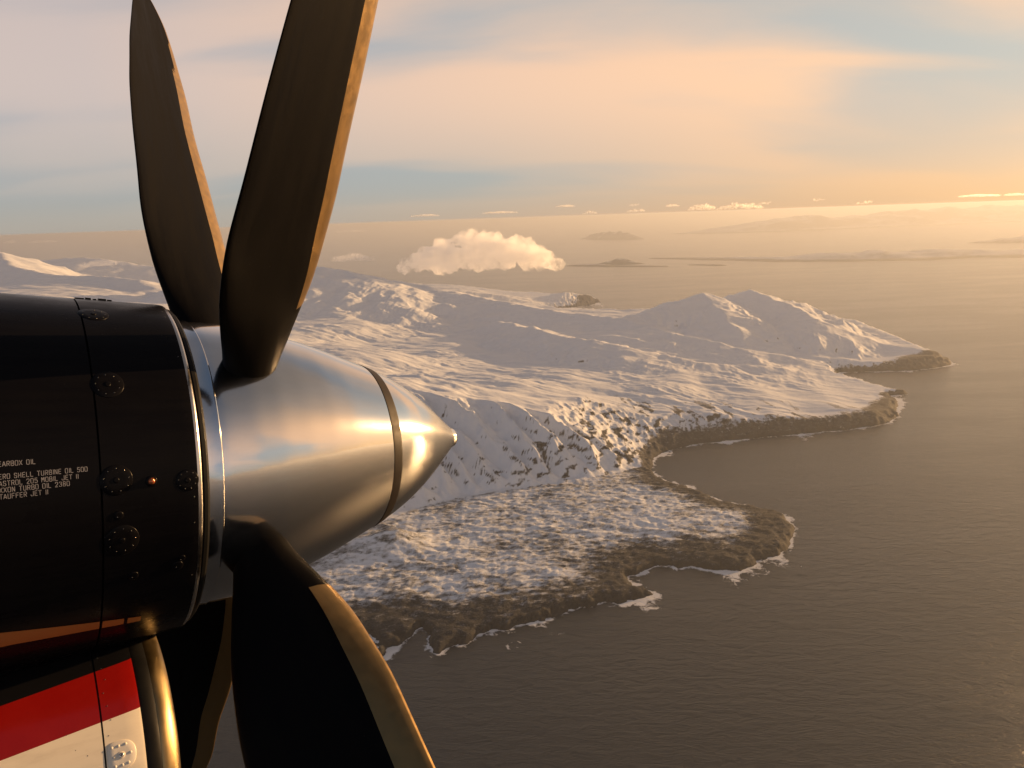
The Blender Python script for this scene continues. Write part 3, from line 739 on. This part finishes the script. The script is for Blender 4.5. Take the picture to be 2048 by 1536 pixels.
def lettering(text, s0, ang, height, adv, name='lettering'):
    V = []; F = []; x = 0.0; hw = 0.06
    for ch in text:
        if ch == ' ': x += adv * 0.75; continue
        wd = 0.45 if ch == 'I' else 1.0
        for line in GLY[ch]:
            for (ax, ay), (bx_, by) in zip(line[:-1], line[1:]):
                dx, dy = bx_ - ax, by - ay; L = math.hypot(dx, dy); dx /= L; dy /= L
                ax2, ay2, bx2, by2 = ax - dx * 0.02, ay - dy * 0.02, bx_ + dx * 0.02, by + dy * 0.02
                ox = -0.3 * (1 - wd)
                b = len(V)
                for px_, py_ in ((ax2 - dy * hw, ay2 + dx * hw), (bx2 - dy * hw, by2 + dx * hw), (bx2 + dy * hw, by2 - dx * hw), (ax2 + dy * hw, ay2 - dx * hw)):
                    V.append(cyl(s0 + x + (px_ + ox) * adv * 1.22, ang + py_ * height * DPM, 0.0012 + 0.00002 * (len(F) % 5)))
                F.append((b, b + 3, b + 2, b + 1))
        x += adv * wd
    return mesh_obj(name, V, F, M_TEXT, nac, smooth=False)
for txt, ang, adv in (('GEARBOX OIL', 9.2, 0.0073), ('AERO SHELL TURBINE OIL 500', 6.1, 0.0071), ('CASTROL 205 MOBIL JET II', 4.4, 0.0071), ('EXXON TURBO OIL 2380', 2.8, 0.0072), ('STAUFFER JET II', 1.2, 0.0070)):
    lettering(txt, -0.413, ang, 0.0094, adv)

# ------------------------------------------------------------------ the propeller
prop = empty('propeller', ENG @ Matrix.Translation((0.16, 0, 0)))
tag(prop, 'propeller with polished metal spinner and black blades before the nacelle', 'propeller')
P0 = -0.16    # the parts keep shaft coordinates; shift them back to the hub
def hub(o): o.location = (P0, 0, 0); return o
def rsp(s):
    k = [(0.0, .405), (.08, .405), (.15, .400), (.22, .388), (.3, .368), (.38, .345), (.45, .321), (.52, .294), (.594, .265), (.66, .236), (.72, .203), (.78, .163), (.84, .115), (.88, .080), (.91, .053), (.935, .032), (.949, .017), (.956, 0.0)]
    xs = [a for a, b in k]; ys = [b for a, b in k]
    return float(np.interp(s, xs, ys))
def spin_prof(s0, s1, n, off=0.0):
    ss = np.linspace(s0, s1, 400); rr = np.array([rsp(x) for x in ss])
    ker = np.hanning(31); ker /= ker.sum()
    pad = np.pad(rr, 15, mode='reflect', reflect_type='odd'); sm = np.convolve(pad, ker, 'valid')
    out = np.linspace(s0, s1, n)
    return [(float(s), max(float(np.interp(s, ss, sm)) + off, 0.0)) for s in out]
full = spin_prof(0.056, 0.956, 90)
def rs_s(s): return float(np.interp(s, [a for a, b in full], [b for a, b in full]))
main = [(0.056, rs_s(0.056) - 0.004), (0.0565, rs_s(0.057) - 0.0008)] + [(s, r) for s, r in full if 0.058 < s < 0.584] + [(0.584, rs_s(0.584)), (0.5842, rs_s(0.584) - 0.004)]
hub(revolve('spinner', main, M_SPIN, prop, n=192))
tipp = [(0.6178, rs_s(0.618) - 0.004), (0.618, rs_s(0.618))] + [(s, r) for s, r in full if 0.62 < s < 0.93]
for t in np.linspace(0, 1, 9)[1:]: tipp.append((0.93 + (0.956 - 0.93) * math.sin(t * math.pi / 2), rs_s(0.93) * math.cos(t * math.pi / 2)))
hub(revolve('spinner_nose', tipp, M_SPIN, prop, n=192))
hub(revolve('spinner_band', [(0.5835, rs_s(0.584) - 0.002), (0.5843, rs_s(0.584) + 0.0012)] + [(s, rs_s(s) + 0.0016) for s in np.linspace(0.587, 0.615, 8)] + [(0.6177, rs_s(0.618) + 0.0012), (0.6185, rs_s(0.6185) - 0.002)], M_BAND, prop, n=192))
hub(revolve('backplate', [(0.016, 0.39), (0.016, 0.405), (0.020, 0.4085), (0.048, 0.4085), (0.0505, 0.4095), (0.0530, 0.4095), (0.0552, 0.4075), (0.0556, 0.398)], M_SPIN, prop, n=192))

def blade_geo():
    rs = np.concatenate([np.linspace(0.30, 2.0, 64), 2.0 + 0.1 * np.sin(np.linspace(0, np.pi / 2, 12)[1:])])
    V = []; n = 28
    fine_r = np.linspace(0.1, 2.4, 500); kern = np.hanning(49); kern /= kern.sum()
    def curve(xp, fp):
        y = np.interp(fine_r, xp, fp); y = np.convolve(np.pad(y, 24, mode='edge'), kern, 'valid')
        return lambda r: float(np.interp(r, fine_r, y))
    c_chord = curve([.30, .40, .50, .65, .85, 1.2, 1.65, 1.92, 2.06, 2.10], [.13, .15, .22, .31, .37, .38, .35, .27, .19, .14])
    c_thick = curve([.30, .40, .55, .8, 1.2, 2.0], [1.0, .80, .38, .17, .09, .05])
    c_beta = curve([.3, .6, 1.0, 1.5, 2.0], [68, 62, 52, 44, 39])
    c_sweep = curve([.3, .8, 1.4, 2.0], [0.0, 0.02, 0.015, -0.05])
    for r in rs:
        chord = c_chord(r) * (1.0 if r < 2.0 else math.sqrt(max(0.004, 1 - ((r - 2.0) / 0.1) ** 2)))
        tc_ = c_thick(r); beta = R(c_beta(r)); sweep = c_sweep(r)
        for k in range(n):
            a = 2 * math.pi * k / n
            c = math.cos(a) * 0.5; q = math.sin(a)
            t = 0.5 * tc_ * q * (1 - 0.45 * (c + 0.5) * min(1, (1 - tc_) * 1.2)) + 0.04 * (1 - 4 * c * c) * (1 - tc_)
            cc = (c - 0.08) * chord + sweep; tt = t * chord
            x = math.sin(beta) * cc + math.cos(beta) * tt
            y = -math.cos(beta) * cc + math.sin(beta) * tt
            V.append((-x, y, r))
    F = [(i * n + k, i * n + (k + 1) % n, (i + 1) * n + (k + 1) % n, (i + 1) * n + k) for i in range(len(rs) - 1) for k in range(n)]
    F.append(tuple((len(rs) - 1) * n + k for k in range(n)))
    me = bpy.data.meshes.new('blade'); me.from_pydata(V, [], F); me.polygons.foreach_set('use_smooth', [True] * len(me.polygons)); me.update()
    bm = bmesh.new(); bm.from_mesh(me); bmesh.ops.recalc_face_normals(bm, faces=bm.faces); bm.to_mesh(me); bm.free()
    me.materials.append(M_BLADE)
    # metal guard on the leading edge, its width and gold tint imitating sun glint
    GV = []; GF = []; cols = [k % n for k in range(n // 2 - 4, n // 2 + 5)]
    sel = [i for i in range(len(rs)) if rs[i] > 0.55]
    for i in sel:
        ring = [Vector(V[i * n + k]) for k in range(n)]; cen = sum(ring, Vector()) / n
        for k in cols: GV.append(ring[k] + (ring[k] - cen) .normalized() * 0.0015)
    m = len(cols)
    for i in range(len(sel) - 1):
        for j in range(m - 1): GF.append((i * m + j, i * m + j + 1, (i + 1) * m + j + 1, (i + 1) * m + j))
    ge = bpy.data.meshes.new('edge_guard'); ge.from_pydata([tuple(v) for v in GV], [], GF); ge.polygons.foreach_set('use_smooth', [True] * len(ge.polygons)); ge.update()
    ge.materials.append(M_SUN_EDGE)
    return me, ge
B_ME, B_GU = blade_geo()
for psi in (45.0, -29.0, 128.0, 222.0):         # degrees from straight up, positive towards the cabin
    o = bpy.data.objects.new('blade', B_ME); COL.objects.link(o); o.parent = prop
    o.matrix_local = Matrix.Rotation(R(psi), 4, 'X')
    g = bpy.data.objects.new('edge_guard', B_GU); COL.objects.link(g); g.parent = o
# ------------------------------------------------------------------ low clouds
def cloud_material(name, density, height):
    m, nt, out = new_mat(name)
    g = nt.add('ShaderNodeTexCoord')
    # ragged density: lumps and gaps eat into the edge of the body
    d = nt.noise(g.outputs['Object'], 4.5 / height, 7.0, 0.64)
    dens = nt.range(d, 0.41, 0.74, 0.0, density)
    v = nt.add('ShaderNodeVolumePrincipled', None, Color=(1.0, 0.995, 0.99, 1), Density=dens, Anisotropy=0.55)
    nt.l.new(v.outputs[0], out.inputs['Volume'])
    return m
def vnoise3(P, f, seed):
    """cheap lumpy 3-D noise from three planes of gradient noise"""
    x, y, z = P[:, 0] * f + seed, P[:, 1] * f - seed * 2, P[:, 2] * f + seed * 3
    return (gnoise(x, y + 0.7 * z) + gnoise(y + 11, z - 0.6 * x) + gnoise(z + 23, x + 0.5 * y)) / 1.8
def cloud(label, loc, size, seed, density, lumps=60, group=None, profile=None, detail=1.0, flat=False):
    """size = width, depth, height in metres; loc is the middle of the cloud"""
    rnd = random.Random(seed); W_, D_, H_ = size
    bm = bmesh.new()
    for k in range(lumps):
        u = rnd.uniform(-1, 1); v = rnd.uniform(-1, 1) * math.sqrt(max(0, 1 - u * u)) * 0.8
        if profile: top = float(np.interp(u, [p[0] for p in profile], [p[1] for p in profile]))
        else: top = math.sqrt(max(0, 1 - u * u)) * rnd.uniform(0.5, 1.0)
        r = H_ * rnd.uniform(0.12, 0.27) * (0.45 + 0.55 * top)
        z = -H_ / 2 + r + rnd.random() ** 0.8 * max(0.0, top * H_ - 2 * r)
        s = rnd.uniform(1.0, 1.7)
        if flat: r = H_ * rnd.uniform(0.22, 0.42) * (0.5 + 0.5 * top); s = rnd.uniform(1.6, 3.2); z = -H_ / 2 + r + 0.3 * rnd.random() * max(0.0, top * H_ - 2 * r)
        M = Matrix.Translation((u * (W_ / 2 - r * s), v * (D_ / 2 - r), z)) @ Matrix.Diagonal((r * s, r * s, r * rnd.uniform(0.75, 1.0), 1))
        bmesh.ops.create_icosphere(bm, subdivisions=2, radius=1.0, matrix=M)
    me = bpy.data.meshes.new('tmp'); bm.to_mesh(me); bm.free()
    o = bpy.data.objects.new('tmp', me); COL.objects.link(o)
    md = o.modifiers.new('r', 'REMESH'); md.mode = 'VOXEL'; md.voxel_size = H_ / (26.0 * detail)
    dg = bpy.context.evaluated_depsgraph_get(); dg.update()
    me2 = bpy.data.meshes.new_from_object(o.evaluated_get(dg)); bpy.data.objects.remove(o); bpy.data.meshes.remove(me)
    bm = bmesh.new(); bm.from_mesh(me2); seen = set(); best = []
    for v0 in bm.verts:                      # keep the one connected body
        if v0 in seen: continue
        stack = [v0]; seen.add(v0); comp = []
        while stack:
            v = stack.pop(); comp.append(v)
            for e in v.link_edges:
                u = e.other_vert(v)
                if u not in seen: seen.add(u); stack.append(u)
        if len(comp) > len(best): best = comp
    bs = set(best); bmesh.ops.delete(bm, geom=[v for v in bm.verts if v not in bs], context='VERTS'); bm.to_mesh(me2); bm.free()
    n = len(me2.vertices); co = np.empty(n * 3, np.float32); me2.vertices.foreach_get('co', co); co = co.reshape(-1, 3)
    no = np.empty(n * 3, np.float32); me2.vertices.foreach_get('normal', no); no = no.reshape(-1, 3)
    disp = H_ * (0.10 * vnoise3(co, 3.2 / H_, seed * 1.7) + 0.06 * np.abs(vnoise3(co, 7.0 / H_, seed * 2.3 + 5)) + 0.035 * vnoise3(co, 17.0 / H_, seed * 0.9 + 9))
    co += no * disp[:, None]
    me2.vertices.foreach_set('co', co.ravel()); me2.update()
    me2.polygons.foreach_set('use_smooth', [True] * len(me2.polygons))
    me2.materials.clear(); me2.materials.append(cloud_material('cloud_%d' % seed, density, H_))
    me2.name = 'cloud'
    c = bpy.data.objects.new('cloud', me2); COL.objects.link(c); c.location = loc
    tag(c, label, 'cloud', group)
    return c
cloud('big glowing cumulus cloud over the snowy hills', (-420, 11500, -430), (2500, 1100, 700), 3, 0.026, lumps=170, detail=1.8,
      profile=[(-1, .25), (-.8, .5), (-.55, .72), (-.3, .8), (-.05, 1.0), (.2, .85), (.42, .62), (.58, .82), (.7, .6), (.85, .42), (1, .3)])
cloud('small flat cloud left of the big cumulus, beside the blade', (-2150, 10800, -445), (640, 380, 150), 5, 0.008, lumps=30, flat=True)
cloud('thin faint wisp above the small flat cloud', (-2990, 15000, -130), (700, 300, 90), 6, 0.003, lumps=20, flat=True)
cloud('wider of two peach puffs above the leftmost snow peak', (-13000, 22000, -190), (850, 400, 120), 7, 0.006, lumps=26, flat=True)
cloud('smallest peach puff at the left picture edge', (-13900, 22000, -176), (380, 300, 110), 8, 0.006, lumps=16, flat=True)
cloud('pale cloud hugging the ridge above the nacelle', (-6700, 12900, -480), (800, 420, 170), 9, 0.006, lumps=30, flat=True)
HOR = [('short puff of the horizon row, right of the big cumulus', 6388, 221, 990, 300), ('low puff right of the short puff in the horizon row', 10010, 249, 1500, 300),
       ('streak above the low puffs, left part of the horizon row', 9058, 689, 2300, 280), ('tall rounded puff in the middle of the horizon row', 14964, 350, 1900, 560),
       ('widest heaped puff in the middle of the horizon row', 17822, 335, 2900, 560), ('tiny puff left of the tall rounded one in the horizon row', 12675, 531, 900, 220),
       ('thin streak at the left end of the horizon row', 4493, 767, 1300, 210), ('long streak right of the heaped puff in the horizon row', 20865, 481, 3050, 290),
       ('longest streak in the right half of the horizon row', 24668, 577, 3800, 290), ('low bar below the longest streak of the horizon row', 28115, 277, 3050, 330),
       ('streak near the right end of the horizon row', 36098, 493, 2650, 250), ('last puff of the horizon row, at the right edge', 38766, 478, 1500, 220),
       ('faint flat streak above the big cumulus', -465, 450, 2280, 200), ('faintest flat streak above the left of the big cumulus', -6181, 418, 1900, 200)]
for i, (lab, x, z, wd, hg) in enumerate(HOR):
    cloud(lab, (x, 60000, z), (wd * 1.25, wd * 0.6, hg * 1.1), 20 + i, 0.0055, flat=hg < 260, lumps=int(26 + wd / 25), group='row of clouds along the horizon', detail=0.8)

# ------------------------------------------------------------------ haze in the air
def haze():
    m, nt, out = new_mat('haze_air')
    v = nt.add('ShaderNodeVolumePrincipled', None, Color=(0.56, 0.60, 0.67, 1), Density=HAZE_DENSITY, Anisotropy=0.4)
    nt.l.new(v.outputs[0], out.inputs['Volume'])
    L = 320000.0; z0, z1 = SEA - 30.0, 6.0
    V = [(x, y, z) for z in (z0, z1) for x, y in ((-L, -L), (L, -L), (L, L), (-L, L))]
    F = [(3, 2, 1, 0), (4, 5, 6, 7), (0, 1, 5, 4), (1, 2, 6, 5), (2, 3, 7, 6), (3, 0, 4, 7)]
    o = mesh_obj('haze', V, F, m, smooth=False)
    tag(o, 'warm haze filling the air over the sea', kind='stuff')
HAZE_DENSITY = 2.8e-5
haze()
